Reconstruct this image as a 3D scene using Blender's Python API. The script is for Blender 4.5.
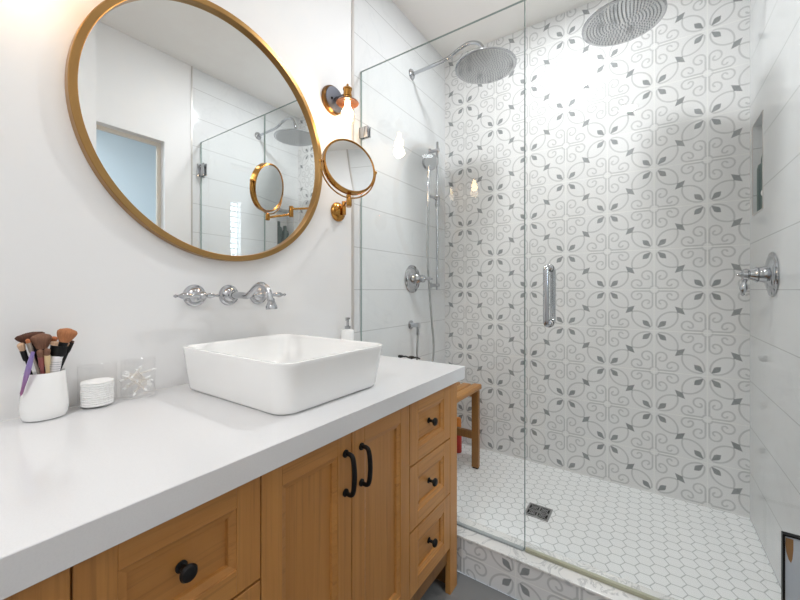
import bpy, bmesh, math, random
from mathutils import Vector, Matrix

# ------------------------------------------------------------------ camera, world, lights
S = bpy.context.scene
for o in list(bpy.data.objects): bpy.data.objects.remove(o)
COL = S.collection
PI = math.pi
YAW = math.radians(34.4)
CAM = Vector((1.152, 0.0, 1.09))
cd = bpy.data.cameras.new('camera'); cam = bpy.data.objects.new('camera', cd); COL.objects.link(cam)
cd.sensor_width = 36; cd.lens = 364.7 / 800 * 36; cd.shift_y = -10.3 / 800; cd.clip_start = 0.02
cam.location = CAM; cam.rotation_euler = (PI / 2, 0, YAW)
S.camera = cam
W = bpy.data.worlds.new('world'); S.world = W; W.use_nodes = True
W.node_tree.nodes['Background'].inputs[0].default_value = (0.75, 0.87, 1.0, 1)
W.node_tree.nodes['Background'].inputs[1].default_value = 1.2
S.view_settings.view_transform = 'Standard'; S.view_settings.look = 'None'
S.view_settings.gamma = 1.0; S.view_settings.use_curve_mapping = False
S.view_settings.exposure = -0.28
S.cycles.diffuse_bounces = 8; S.cycles.max_bounces = 16; S.cycles.transparent_max_bounces = 24

CAN_POWER = 13.0         # recessed ceiling lamps
CANS = [(0.73, -0.36, 0.34), (0.72, 0.72, 0.15), (0.76, 1.60, 1.2), (1.00, -1.00, 1.25)]  # the last one is an unseen fill light
WINDOW_POWER = 20.0
NEXT_POWER = 26.0        # fill light added to make the next room's walls paler
#      # daylight in the next room
SCONCE_POWER = 1.6

def area(name, loc, rot, sx, sy, power, color, shape='RECTANGLE', parent=None):
    l = bpy.data.lights.new(name, 'AREA'); l.shape = shape; l.size = sx; l.size_y = sy
    l.energy = power; l.color = color
    o = bpy.data.objects.new(name, l); COL.objects.link(o); o.location = loc; o.rotation_euler = rot
    if parent: o.parent = parent
    return o

# daylight entering the next room
area('daylight_next_room', (3.36, 0.08, 1.72), (0, PI / 2, 0), 1.0, 0.3, WINDOW_POWER, (0.80, 0.91, 1.0))

# ------------------------------------------------------------------ node helpers
def lin(r, g, b):
    f = lambda c: (c / 255 / 12.92) if c / 255 <= 0.04045 else ((c / 255 + 0.055) / 1.055) ** 2.4
    return (f(r), f(g), f(b), 1)

def mat(name, color=(0.8, 0.8, 0.8, 1), rough=0.5, metal=0.0, **kw):
    m = bpy.data.materials.new(name); m.use_nodes = True
    b = m.node_tree.nodes['Principled BSDF']
    b.inputs['Base Color'].default_value = color
    b.inputs['Roughness'].default_value = rough
    b.inputs['Metallic'].default_value = metal
    for k, v in kw.items(): b.inputs[k].default_value = v
    return m

class X:
    """a scalar socket with arithmetic"""
    def __init__(s, nt, v): s.nt = nt; s.v = v
    def op(s, o, *a):
        n = s.nt.nodes.new('ShaderNodeMath'); n.operation = o
        for i, q in enumerate((s,) + a):
            q = q.v if isinstance(q, X) else q
            if isinstance(q, (int, float)): n.inputs[i].default_value = q
            else: s.nt.links.new(q, n.inputs[i])
        return X(s.nt, n.outputs[0])
    def __add__(s, o): return s.op('ADD', o)
    def __sub__(s, o): return s.op('SUBTRACT', o)
    def __rsub__(s, o): return X(s.nt, o).op('SUBTRACT', s)
    def __mul__(s, o): return s.op('MULTIPLY', o)
    def __truediv__(s, o): return s.op('DIVIDE', o)
    def abs(s): return s.op('ABSOLUTE')
    def max(s, o): return s.op('MAXIMUM', o)
    def min(s, o): return s.op('MINIMUM', o)
    def gt(s, o): return s.op('GREATER_THAN', o)
    def lt(s, o): return s.op('LESS_THAN', o)
    def pp(s, o): return s.op('PINGPONG', o)
    def fmod(s, o): return s.op('FLOORED_MODULO', o)
    def sq(s): return s.op('MULTIPLY', s)
    def sqrt(s): return s.op('SQRT')
    def clamp(s): return s.max(0.0).min(1.0)
    def step(s, edge, soft):           # 1 below edge, 0 above
        return ((s - edge) * (-1.0 / soft) + 0.5).clamp()
def hyp(a, b): return (a.sq() + b.sq()).sqrt()

def coords(nt):
    t = nt.nodes.new('ShaderNodeTexCoord'); sp = nt.nodes.new('ShaderNodeSeparateXYZ')
    nt.links.new(t.outputs['Object'], sp.inputs[0])
    return t.outputs['Object'], X(nt, sp.outputs[0]), X(nt, sp.outputs[1]), X(nt, sp.outputs[2])

def mixc(nt, fac, a, b):
    n = nt.nodes.new('ShaderNodeMix'); n.data_type = 'RGBA'
    for q, k in ((fac, 0), (a, 6), (b, 7)):
        q = q.v if isinstance(q, X) else q
        if isinstance(q, (int, float, tuple)): n.inputs[k].default_value = q
        else: nt.links.new(q, n.inputs[k])
    return n.outputs[2]

def noise(nt, vec, scale, detail=3, rough=0.5, sxyz=None, dist=0.0):
    n = nt.nodes.new('ShaderNodeTexNoise')
    n.inputs['Scale'].default_value = scale; n.inputs['Detail'].default_value = detail
    n.inputs['Roughness'].default_value = rough; n.inputs['Distortion'].default_value = dist
    if sxyz:
        mp = nt.nodes.new('ShaderNodeMapping'); mp.inputs['Scale'].default_value = sxyz
        nt.links.new(vec, mp.inputs[0]); vec = mp.outputs[0]
    nt.links.new(vec, n.inputs['Vector'])
    return X(nt, n.outputs['Fac'])

def bump(nt, b, h, strength, dist=0.01):
    n = nt.nodes.new('ShaderNodeBump'); n.inputs['Strength'].default_value = strength
    n.inputs['Distance'].default_value = dist
    nt.links.new(h.v, n.inputs['Height']); nt.links.new(n.outputs[0], b.inputs['Normal'])

# ------------------------------------------------------------------ materials
def pattern_tile(name):
    m = mat(name, rough=0.55); nt = m.node_tree; b = nt.nodes['Principled BSDF']
    vec, x, y, z = coords(nt)
    u = (x - 0.147) / 0.2047; v = (z - 1.09) / 0.203
    a = u.pp(1.0); c = v.pp(1.0)
    gr = ((u + 0.5).fmod(1.0) - 0.5).abs().min(((v + 0.5).fmod(1.0) - 0.5).abs())
    s = (a + c).gt(1.0)
    a2 = a + s * (1.0 - a * 2.0); c2 = c + s * (1.0 - c * 2.0)
    h = a2.max(c2); l = a2.min(c2)
    w = 0.017; sf = 0.014
    ring = lambda cx, cy, r: (hyp(h - cx, l - cy) - r).abs()
    # leaf outline round each petal
    lines = ring(0.145, 0.365, 0.316) + (h + l).gt(0.90) * 1.0 + (h + l).lt(0.14) * 1.0
    # scroll: m to the flower, n off the axis
    mm = 1.0 - h
    stem = (l - 0.034).abs() + (mm.lt(0.095) + mm.gt(0.362)) * 1.0
    big = (hyp(mm - 0.362, l - 0.142) - 0.108).abs() + mm.lt(0.362) * l.lt(0.142) * 1.0
    hook = (hyp(mm - 0.300, l - 0.142) - 0.046).abs() + l.gt(0.142) * 1.0
    c0 = (hyp(mm, l) - 0.095).abs()
    lines = lines.min(stem).min(big).min(hook).min(c0)
    lm = lines.step(w, sf)
    # petal, an arrow pointing outwards, and the small star between
    al = (h + l) * 0.7071; ac = (h - l) * 0.7071
    pw = ((al - 0.09) * 0.46).min(0.066) - (al - 0.27).max(0.0) * 0.55 - (al - 0.22).max(0.0) * 0.25
    petal = (ac - pw).step(0.0, sf) * (al - 0.355).step(0.0, 0.02) * (1.0 - (al - 0.10).step(0.0, 0.02))
    along = ac.abs() ; across = (al - 0.7071).abs()
    star = (along * 0.50 + across).step(0.068, sf)
    core = ((h - 0.5).abs().max((l - 0.5).abs())).step(0.056, sf)
    dark = petal.max(star).max(core)
    n1 = noise(nt, vec, 60, 3, 0.6)
    n2 = noise(nt, vec, 5, 3, 0.6)
    base = mixc(nt, n2, lin(222, 222, 222), lin(231, 231, 231))
    col = mixc(nt, lm * (n1 * 0.5 + 0.6), base, lin(190, 191, 191))
    col = mixc(nt, dark * (n1 * 0.3 + 0.8), col, lin(134, 138, 139))
    grout = gr.step(0.010, 0.008)
    col = mixc(nt, grout, col, lin(234, 234, 232))
    nt.links.new(col, b.inputs['Base Color'])
    bump(nt, b, (1.0 - grout), 0.25, 0.002)
    return m

def white_tile(name, axis, seam=30.0, phase=0.0):
    m = mat(name, rough=0.12); nt = m.node_tree; b = nt.nodes['Principled BSDF']
    vec, x, y, z = coords(nt)
    p = x if axis == 'x' else y
    v = (z - 1.09) / 0.203
    row = v.op('FLOOR')
    q = (p + row * phase) / seam
    gz = ((v + 0.5).fmod(1.0) - 0.5).abs() * 0.203
    gp = ((q + 0.3).fmod(1.0) - 0.5).abs() * seam
    g = gz.min(gp).step(0.0014, 0.0012)
    n = noise(nt, vec, 2.2, 5, 0.55, dist=1.4)
    vein = (n - 0.5).abs().step(0.010, 0.03)
    col = mixc(nt, vein * 0.35, lin(222, 224, 225), lin(209, 212, 214))
    col = mixc(nt, g, col, lin(176, 178, 178))
    nt.links.new(col, b.inputs['Base Color'])
    wav = noise(nt, vec, 5.0, 2)
    bump(nt, b, wav * 0.25 + (1.0 - g) * 0.1, 0.12, 0.01)
    return m

def hex_tile(name):
    m = mat(name, rough=0.35); nt = m.node_tree; b = nt.nodes['Principled BSDF']
    vec, x, y, z = coords(nt)
    P = 0.0525
    qx = x / P; qy = y / P
    R3 = 1.7320508
    ax = qx.fmod(R3) - R3 / 2; ay = qy.fmod(1.0) - 0.5
    bx = (qx - R3 / 2).fmod(R3) - R3 / 2; by = (qy - 0.5).fmod(1.0) - 0.5
    s = (ax.sq() + ay.sq()).gt(bx.sq() + by.sq())
    gx = (ax + s * (bx - ax)).abs(); gy = (ay + s * (by - ay)).abs()
    d = gy.max(gx * 0.8660254 + gy * 0.5)
    g = 1.0 - d.step(0.467, 0.03)
    n = noise(nt, vec, 9, 3)
    base = mixc(nt, n, lin(236, 238, 238), lin(244, 245, 245))
    col = mixc(nt, g, base, lin(188, 192, 191))
    nt.links.new(col, b.inputs['Base Color'])
    bump(nt, b, 1.0 - g, 0.3, 0.003)
    return m

def oak(name, axis, tint=1.0):
    m = mat(name, rough=0.42); nt = m.node_tree; b = nt.nodes['Principled BSDF']
    vec, x, y, z = coords(nt)
    sc = {'z': (26, 26, 0.9), 'y': (26, 0.9, 26), 'x': (0.9, 26, 26)}[axis]
    sc2 = {'z': (120, 120, 3), 'y': (120, 3, 120), 'x': (3, 120, 120)}[axis]
    n1 = noise(nt, vec, 1.0, 4, 0.6, sc, 1.2)
    n2 = noise(nt, vec, 1.0, 3, 0.6, sc2)
    k = ((n1 - 0.10) * 1.25).clamp()
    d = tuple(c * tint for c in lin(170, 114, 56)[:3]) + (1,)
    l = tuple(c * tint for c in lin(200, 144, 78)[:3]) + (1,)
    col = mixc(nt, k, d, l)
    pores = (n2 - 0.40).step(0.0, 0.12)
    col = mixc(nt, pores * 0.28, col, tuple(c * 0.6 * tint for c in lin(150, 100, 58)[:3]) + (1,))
    nt.links.new(col, b.inputs['Base Color'])
    bump(nt, b, n2, 0.10, 0.002)
    return m

def glass_mat(name, tint, refl=1.0, rough=0.0):
    """clear pane: sees through with a tint, reflects by Fresnel off its outer face"""
    m = bpy.data.materials.new(name); m.use_nodes = True; nt = m.node_tree
    for n in list(nt.nodes): nt.nodes.remove(n)
    out = nt.nodes.new('ShaderNodeOutputMaterial'); mx = nt.nodes.new('ShaderNodeMixShader')
    tr = nt.nodes.new('ShaderNodeBsdfTransparent'); gl = nt.nodes.new('ShaderNodeBsdfGlossy')
    tr.inputs[0].default_value = tint; gl.inputs['Roughness'].default_value = rough
    gl.inputs[0].default_value = (1, 1, 1, 1)
    fr = nt.nodes.new('ShaderNodeFresnel'); fr.inputs[0].default_value = 1.5
    ge = nt.nodes.new('ShaderNodeNewGeometry')
    f = X(nt, fr.outputs[0]) * (1.0 - X(nt, ge.outputs['Backfacing'])) * refl
    nt.links.new(f.v, mx.inputs[0]); nt.links.new(tr.outputs[0], mx.inputs[1]); nt.links.new(gl.outputs[0], mx.inputs[2])
    nt.links.new(mx.outputs[0], out.inputs[0])
    return m

def emis(name, color, strength):
    m = mat(name, color); b = m.node_tree.nodes['Principled BSDF']
    b.inputs['Emission Color'].default_value = color; b.inputs['Emission Strength'].default_value = strength
    return m

def marble(name):
    m = mat(name, rough=0.2); nt = m.node_tree; b = nt.nodes['Principled BSDF']
    vec, x, y, z = coords(nt)
    n = noise(nt, vec, 9, 6, 0.6, dist=1.8)
    vein = (n - 0.5).abs().step(0.012, 0.05)
    big = noise(nt, vec, 4, 3)
    col = mixc(nt, big, lin(214, 214, 212), lin(236, 235, 232))
    col = mixc(nt, vein * 0.75, col, lin(150, 153, 156))
    nt.links.new(col, b.inputs['Base Color'])
    return m

def speckle(name, c1, c2, scale, rough, lo=0.45, soft=0.1):
    m = mat(name, rough=rough); nt = m.node_tree; b = nt.nodes['Principled BSDF']
    vec, x, y, z = coords(nt)
    n = noise(nt, vec, scale, 4, 0.6)
    col = mixc(nt, (n - lo).step(0.0, soft), c1, c2)
    nt.links.new(col, b.inputs['Base Color'])
    return m

M = {}
M['paint'] = speckle('wall_paint', lin(231, 231, 231), lin(233, 232, 231), 3, 0.55)
M['ceiling'] = speckle('ceiling_paint', lin(236, 233, 229), lin(238, 236, 232), 2, 0.8)
M['pattern'] = pattern_tile('patterned_cement_tile')
M['tile_y'] = white_tile('white_wall_tile', 'y')
M['hex'] = hex_tile('white_hexagon_mosaic')
M['marble'] = marble('marble_threshold')
M['quartz'] = speckle('white_quartz', lin(221, 221, 222), lin(219, 219, 220), 400, 0.15)
M['oak_z'] = oak('oak_upright_grain', 'z'); M['oak_y'] = oak('oak_level_grain', 'y')
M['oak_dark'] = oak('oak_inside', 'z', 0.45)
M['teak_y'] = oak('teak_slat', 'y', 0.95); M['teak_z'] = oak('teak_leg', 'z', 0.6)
M['ceramic'] = mat('white_ceramic', lin(243, 243, 242), 0.12)
M['ceramic'].node_tree.nodes['Principled BSDF'].inputs['Coat Weight'].default_value = 0.3
M['chrome'] = mat('chrome', (0.50, 0.51, 0.53, 1), 0.04, 1.0)
M['chrome_dull'] = mat('nozzle_steel', (0.60, 0.61, 0.62, 1), 0.12, 1.0)
M['brass'] = mat('brushed_brass', lin(186, 136, 70), 0.2, 1.0)
M['gold'] = mat('brushed_gold', lin(172, 134, 84), 0.30, 1.0)
M['mirror'] = mat('mirror_silver', (0.90, 0.92, 0.92, 1), 0.0, 1.0)
M['black'] = mat('matte_black', (0.006, 0.006, 0.0065, 1), 0.5, 0.0, **{'Specular IOR Level': 0.25})
M['slate'] = mat('dark_grey_metal', lin(92, 94, 102), 0.35, 0.6)
M['glass'] = glass_mat('shower_glass', (0.985, 0.993, 0.990, 1), 1.0)
M['glass_edge'] = mat('glass_edge', lin(142, 160, 156), 0.1)
M['jar'] = glass_mat('jar_glass', (0.992, 0.992, 0.992, 1), 1.3)
M['lampglass'] = glass_mat('lamp_glass', (0.99, 0.97, 0.94, 1), 1.0)
M['bulb'] = emis('bulb_glow', (1.0, 0.68, 0.36, 1), 36)
M['lens'] = emis('lamp_lens', (1.0, 0.98, 0.95, 1), 12)
M['whiteplastic'] = mat('white_plastic', lin(238, 238, 236), 0.35)
M['cotton'] = mat('cotton', lin(246, 246, 245), 0.95)
M['cotton_stick'] = mat('cotton_bud_stick', lin(232, 226, 218), 0.7)
M['steel'] = mat('drain_steel', lin(168, 168, 168), 0.3, 0.7)
M['hole'] = mat('drain_hole', lin(25, 25, 25), 0.7)
M['seal'] = mat('clear_door_seal', lin(168, 168, 146), 0.3)
M['greybead'] = mat('silicone_bead', lin(150, 156, 156), 0.4)
M['trim'] = mat('metal_edge_trim', lin(196, 192, 188), 0.35, 0.3)
M['casing'] = mat('cream_door_casing', lin(222, 215, 203), 0.45)
M['greypaint'] = mat('grey_rear_paint', lin(214, 214, 213), 0.6)
M['blueroom'] = mat('pale_blue_wall', lin(222, 231, 236), 0.7)
M['woodfloor'] = oak('next_room_floor', 'x', 0.8)
M['floor'] = speckle('dark_grey_floor_tile', lin(120, 120, 120), lin(136, 136, 134), 6, 0.35)
M['green_bottle'] = mat('dark_green_plastic', lin(66, 88, 84), 0.4)
M['red'] = mat('red_plastic', lin(196, 44, 32), 0.3)
M['orange'] = mat('orange_plastic', lin(214, 130, 50), 0.35)
M['pinkclear'] = glass_mat('clear_pink_plastic', (0.93, 0.72, 0.86, 1), 1.0)
M['hose'] = speckle('hose_steel', lin(165, 167, 167), lin(200, 202, 202), 300, 0.25)
M['hose'].node_tree.nodes['Principled BSDF'].inputs['Metallic'].default_value = 0.5
M['copper'] = mat('copper_shade', lin(120, 80, 58), 0.3, 0.9)
M['bronze'] = mat('dark_brass', lin(120, 86, 50), 0.28, 1.0)

def bristle(name, c1, c2):
    m = mat(name, rough=0.8); nt = m.node_tree; b = nt.nodes['Principled BSDF']
    vec, x, y, z = coords(nt)
    n = noise(nt, vec, 1.0, 3, 0.6, (500, 500, 30))
    nt.links.new(mixc(nt, n, c1, c2), b.inputs['Base Color'])
    bump(nt, b, n, 0.5, 0.002)
    return m

# ------------------------------------------------------------------ mesh builder
class MB:
    def __init__(s): s.bm = bmesh.new()
    def _join(s, b, mi):
        for f in b.faces: f.material_index = mi
        me = bpy.data.meshes.new('t'); b.to_mesh(me); b.free()
        s.bm.from_mesh(me); bpy.data.meshes.remove(me)
        return s
    def box(s, x0, x1, y0, y1, z0, z1, bev=0.0, mi=0, seg=2, rot=None):
        b = bmesh.new(); bmesh.ops.create_cube(b, size=1)
        c = Vector(((x0 + x1) / 2, (y0 + y1) / 2, (z0 + z1) / 2)); d = (x1 - x0, y1 - y0, z1 - z0)
        for v in b.verts: v.co = Vector((v.co.x * d[0], v.co.y * d[1], v.co.z * d[2]))
        if bev: bmesh.ops.bevel(b, geom=list(b.edges), offset=bev, segments=seg, affect='EDGES', profile=0.5)
        for v in b.verts:
            if rot: v.co = rot @ v.co
            v.co += c
        return s._join(b, mi)
    def tube(s, pts, r, n=12, mi=0, closed=False, cap=True):
        pts = [Vector(p) for p in pts]; N = len(pts)
        rs = r if isinstance(r, (list, tuple)) else [r] * N
        b = bmesh.new(); rings = []; up = None
        for i in range(N):
            if closed: t = pts[(i + 1) % N] - pts[i - 1]
            else: t = pts[min(i + 1, N - 1)] - pts[max(i - 1, 0)]
            t.normalize()
            if up is None:
                up = Vector((0, 0, 1)) if abs(t.z) < 0.9 else Vector((1, 0, 0))
            a = (up - t * up.dot(t)).normalized(); up = a; c = t.cross(a)
            rings.append([b.verts.new(pts[i] + (a * math.cos(2 * PI * k / n) + c * math.sin(2 * PI * k / n)) * rs[i]) for k in range(n)])
        for i in range(N if closed else N - 1):
            A = rings[i]; B = rings[(i + 1) % N]
            for k in range(n): b.faces.new((A[k], A[(k + 1) % n], B[(k + 1) % n], B[k]))
        if cap and not closed: b.faces.new(rings[0][::-1]); b.faces.new(rings[-1])
        bmesh.ops.recalc_face_normals(b, faces=b.faces)
        return s._join(b, mi)
    def lathe(s, prof, c=(0, 0, 0), axis=(0, 0, 1), n=40, mi=0, closed=False):
        """prof: list of (radius, height) from start to end, revolved about axis through c"""
        ax = Vector(axis).normalized(); q = Vector((0, 0, 1)).rotation_difference(ax).to_matrix(); c = Vector(c)
        b = bmesh.new(); rings = []
        for r, h in prof:
            if r < 1e-6: rings.append([b.verts.new(c + q @ Vector((0, 0, h)))])
            else: rings.append([b.verts.new(c + q @ Vector((r * math.cos(2 * PI * k / n), r * math.sin(2 * PI * k / n), h))) for k in range(n)])
        prs = list(zip(rings, rings[1:] + ([rings[0]] if closed else [])))
        for A, B in (prs if closed else prs[:len(rings) - 1]):
            for k in range(n):
                k2 = (k + 1) % n
                if len(A) == 1 and len(B) == 1: continue
                if len(A) == 1: b.faces.new((A[0], B[k], B[k2]))
                elif len(B) == 1: b.faces.new((A[k], A[k2], B[0]))
                else: b.faces.new((A[k], A[k2], B[k2], B[k]))
        if not closed:
            if len(rings[0]) > 1: b.faces.new(rings[0][::-1])
            if len(rings[-1]) > 1: b.faces.new(rings[-1])
        bmesh.ops.recalc_face_normals(b, faces=b.faces)
        return s._join(b, mi)
    def sphere(s, c, r, mi=0, sc=(1, 1, 1), rot=None, n=20):
        b = bmesh.new(); bmesh.ops.create_uvsphere(b, u_segments=n, v_segments=n // 2 + 2, radius=r)
        for v in b.verts:
            v.co = Vector((v.co.x * sc[0], v.co.y * sc[1], v.co.z * sc[2]))
            if rot: v.co = rot @ v.co
            v.co += Vector(c)
        return s._join(b, mi)
    def loft(s, rings, mi=0, cap0=True, cap1=True):
        b = bmesh.new(); R = [[b.verts.new(Vector(p)) for p in r] for r in rings]; n = len(R[0])
        for A, B in zip(R, R[1:]):
            for k in range(n): b.faces.new((A[k], A[(k + 1) % n], B[(k + 1) % n], B[k]))
        if cap0: b.faces.new(R[0][::-1])
        if cap1: b.faces.new(R[-1])
        bmesh.ops.recalc_face_normals(b, faces=b.faces)
        return s._join(b, mi)
    def build(s, name, mats, parent=None, smooth=True, loc=None, angle=35):
        me = bpy.data.meshes.new(name)
        off = Vector((0, 0, 0))
        if parent is not None: off = parent.get('_o') and Vector(parent['_o']) or Vector((0, 0, 0))
        if loc is not None: off = Vector(loc)
        if off.length: bmesh.ops.translate(s.bm, verts=s.bm.verts, vec=-off)
        s.bm.to_mesh(me); s.bm.free()
        for m in (mats if isinstance(mats, list) else [mats]): me.materials.append(m)
        if smooth:
            for p in me.polygons: p.use_smooth = True
            me.set_sharp_from_angle(angle=math.radians(angle))
        o = bpy.data.objects.new(name, me); COL.objects.link(o)
        if parent is not None: o.parent = parent; o['_o'] = list(off)
        elif loc is not None: o.location = loc
        return o

def tag(o, label, cat, group=None):
    o['label'] = label; o['category'] = cat
    if group: o['group'] = group
    return o
def thing(name, loc, label, cat, group=None):
    o = bpy.data.objects.new(name, None); COL.objects.link(o); o.location = loc; o.empty_display_size = 0.05
    o['_o'] = list(loc)
    return tag(o, label, cat, group)
def struct(mb, name, mats, **k):
    o = mb.build(name, mats, **k); o['kind'] = 'structure'; return o
def copy_tree(o, parent=None):
    c = o.copy(); COL.objects.link(c); c.parent = parent
    for ch in [q for q in bpy.data.objects if q.parent == o]: copy_tree(ch, c)
    return c
def rrect(x0, x1, y0, y1, z, r, n=6):
    P = []
    for cx, cy, a0 in ((x1 - r, y1 - r, 0), (x0 + r, y1 - r, PI / 2), (x0 + r, y0 + r, PI), (x1 - r, y0 + r, 3 * PI / 2)):
        for k in range(n + 1):
            a = a0 + PI / 2 * k / n
            P.append((cx + r * math.cos(a), cy + r * math.sin(a), z))
    return P
def spline(pts, n=10):
    pts = [Vector(p) for p in pts]; out = []
    for i in range(len(pts) - 1):
        p0 = pts[max(i - 1, 0)]; p1 = pts[i]; p2 = pts[i + 1]; p3 = pts[min(i + 2, len(pts) - 1)]
        for k in range(n):
            t = k / n
            out.append(0.5 * ((2 * p1) + (p2 - p0) * t + (2 * p0 - 5 * p1 + 4 * p2 - p3) * t * t + (3 * p1 - p0 - 3 * p2 + p3) * t ** 3))
    out.append(pts[-1]); return out

# ------------------------------------------------------------------ the room
CEIL = 2.656; BY = 2.226; RX = 1.521; SF = 0.07; CT = 0.142; GY = 1.348
struct(MB().box(-0.1, 1.65, -1.4, 1.29, -0.1, 0.0), 'floor', M['floor'], smooth=False)
struct(MB().box(0.0, RX, 1.40, BY, -0.1, SF), 'floor_shower', M['hex'], smooth=False)
struct(MB().box(-0.1, 3.3, -1.4, BY + 0.1, CEIL, CEIL + 0.1), 'ceiling', M['ceiling'], smooth=False)
struct(MB().box(-0.1, 0.0, -1.4, 1.290, 0.0, CEIL), 'wall_left', M['paint'], smooth=False)
struct(MB().box(-0.1, 0.0, 1.290, BY, 0.0, CEIL), 'wall_shower_left', M['tile_y'], smooth=False)
struct(MB().box(-0.1, RX + 0.13, BY, BY + 0.1, 0.0, CEIL), 'wall_back', M['pattern'], smooth=False)
# right wall of the shower with its niche
NY0, NY1, NZ0, NZ1, ND = 1.998, 2.168, 1.413, 1.795, 0.09
w = MB()
w.box(RX, RX + 0.13, 1.290, BY, 0.0, NZ0).box(RX, RX + 0.13, 1.290, BY, NZ1, CEIL)
w.box(RX, RX + 0.13, 1.290, NY0, NZ0, NZ1).box(RX, RX + 0.13, NY1, BY, NZ0, NZ1)
w.box(RX + ND, RX + 0.13, NY0, NY1, NZ0, NZ1)
struct(w, 'wall_shower_right', M['tile_y'], smooth=False)
# painted right wall with the doorway, and the nearer wall before it
w = MB()
w.box(RX, RX + 0.13, 1.112, 1.290, 0.0, CEIL).box(RX, RX + 0.13, 0.734, 1.112, 2.07, CEIL)
w.box(1.46, RX + 0.13, -1.4, 0.734, 0.0, CEIL)
struct(w, 'wall_right', M['paint'], smooth=False)
struct(MB().box(-0.1, 1.46, -1.4, -1.3, 0, CEIL), 'wall_rear', M['greypaint'], smooth=False)
# edge trims where tile meets paint
struct(MB().box(0.0, 0.005, 1.280, 1.290, 0.81, CEIL, 0.001).box(0.0, 0.003, 1.290, 1.296, 0.81, CEIL), 'trim_1', M['trim'], smooth=False)
struct(MB().box(RX - 0.005, RX, 1.280, 1.290, 0.0, CEIL, 0.001), 'trim_2', M['trim'], smooth=False)
w = MB()     # niche edge trim
for a in ((NY0 - 0.004, NY0, NZ0, NZ1), (NY1, NY1 + 0.004, NZ0, NZ1), (NY0 - 0.004, NY1 + 0.004, NZ1, NZ1 + 0.004), (NY0 - 0.004, NY1 + 0.004, NZ0 - 0.004, NZ0)):
    w.box(RX - 0.002, RX, a[0], a[1], a[2], a[3])
struct(w, 'trim_3', M['trim'], smooth=False)
# doorway casing
w = MB()
w.box(RX + 0.055, RX + 0.075, 1.090, 1.112, 0, 2.048).box(RX + 0.055, RX + 0.075, 0.734, 1.112, 2.048, 2.07)
struct(w, 'trim_4', M['casing'], smooth=False)
area('next_room_fill', (2.45, 0.55, CEIL - 0.015), (0, 0, 0), 0.3, 0.3, NEXT_POWER, (0.86, 0.94, 1.0), 'DISK')  # unseen fill added under the ceiling, brightens the room behind the doorway
# next room, seen through the doorway in the mirror
struct(MB().box(1.65, 3.3, -1.4, 2.0, -0.1, 0.0), 'floor_next_room', M['woodfloor'], smooth=False)
struct(MB().box(1.65, 3.3, 1.9, 2.0, 0, CEIL), 'wall_next_room_back', M['blueroom'], smooth=False)
struct(MB().box(1.65, 3.3, -1.4, -1.3, 0, CEIL), 'wall_next_room_front', M['blueroom'], smooth=False)
w = MB().box(3.2, 3.3, -1.3, -0.04, 0, CEIL).box(3.2, 3.3, 0.20, 1.9, 0, CEIL).box(3.2, 3.3, -0.04, 0.20, 0, 1.2).box(3.2, 3.3, -0.04, 0.20, 2.25, CEIL)
struct(w, 'wall_next_room_side', M['blueroom'], smooth=False)
w = MB()
for a in ((-0.04, -0.02, 1.2, 2.25), (0.18, 0.20, 1.2, 2.25), (-0.02, 0.18, 1.2, 1.24), (-0.02, 0.18, 2.21, 2.25)):
    w.box(3.19, 3.23, a[0], a[1], a[2], a[3])
for k in range(14):
    z = 1.27 + k * 0.067
    w.box(3.195, 3.235, -0.02, 0.18, z, z + 0.010)
struct(w, 'window_1', M['whiteplastic'], smooth=False)

# shower curb: patterned front, marble top
w = MB().box(0.0, RX, 1.294, 1.400, 0.0, CT - 0.010, mi=0).box(0.0, RX, 1.290, 1.402, CT - 0.010, CT, 0.002, mi=1)
struct(w, 'trim_shower_curb', [M['pattern'], M['marble']], smooth=False)

# ------------------------------------------------------------------ recessed lights
def can(x, y, k, label):
    t = thing('recessed_light', (x, y, CEIL), label, 'ceiling light', 'recessed ceiling lights')
    MB().lathe([(0.046, -0.002), (0.046, -0.006), (0.060, -0.005), (0.063, 0.0), (0.046, 0.0)], (x, y, CEIL), n=40).build('trim_ring', M['whiteplastic'], t)
    MB().lathe([(0.0, -0.001), (0.046, -0.001), (0.046, 0.0), (0.0, 0.0)], (x, y, CEIL)).build('lens', M['lens'], t)
    area('lamp_glow', (0, 0, -0.012), (0, 0, 0), 0.09 if k < 1.2 else 0.13, 0.09, CAN_POWER * k, (0.965, 0.98, 1.0), 'DISK', t)
can(*CANS[0], 'small round recessed ceiling light mirrored as a bright spot in the glass door')
can(*CANS[1], 'small round recessed ceiling light straight above the front of the sink')
can(*CANS[2], 'small round recessed ceiling light inside the shower between the two rain heads')
can(*CANS[3], 'small round recessed ceiling light added as unseen fill nearest the rear wall, furthest from the shower')  # added out of view, gives soft frontal light off the rear wall

# ------------------------------------------------------------------ vanity
V = thing('vanity_cabinet', (0.28, 0.667, 0.0), 'honey oak bathroom vanity with two shaker doors, drawers each side, black pulls', 'vanity')
FX = 0.565; VY0, VY1 = 0.085, 1.230; ZT = 0.761
body = MB()
body.box(0.012, FX - 0.022, VY0 + 0.018, VY1 - 0.018, 0.155, 0.172)                 # bottom
body.box(0.012, FX - 0.02, VY0, VY0 + 0.018, 0.0, ZT).box(0.012, FX - 0.02, VY1 - 0.018, VY1, 0.0, ZT)
body.box(0.012, 0.024, VY0 + 0.018, VY1 - 0.018, 0.172, ZT)
body.box(0.024, FX - 0.03, 0.398, 0.414, 0.172, ZT - 0.02).box(0.024, FX - 0.03, 0.900, 0.916, 0.172, ZT - 0.02)
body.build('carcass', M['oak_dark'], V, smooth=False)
for a, b_ in ((VY0, 0.141), (1.1745, VY1)):
    MB().box(FX - 0.02, FX, a, b_, 0.0, ZT, 0.0012, seg=1).build('face_stile', M['oak_z'], V, smooth=False)
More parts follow.
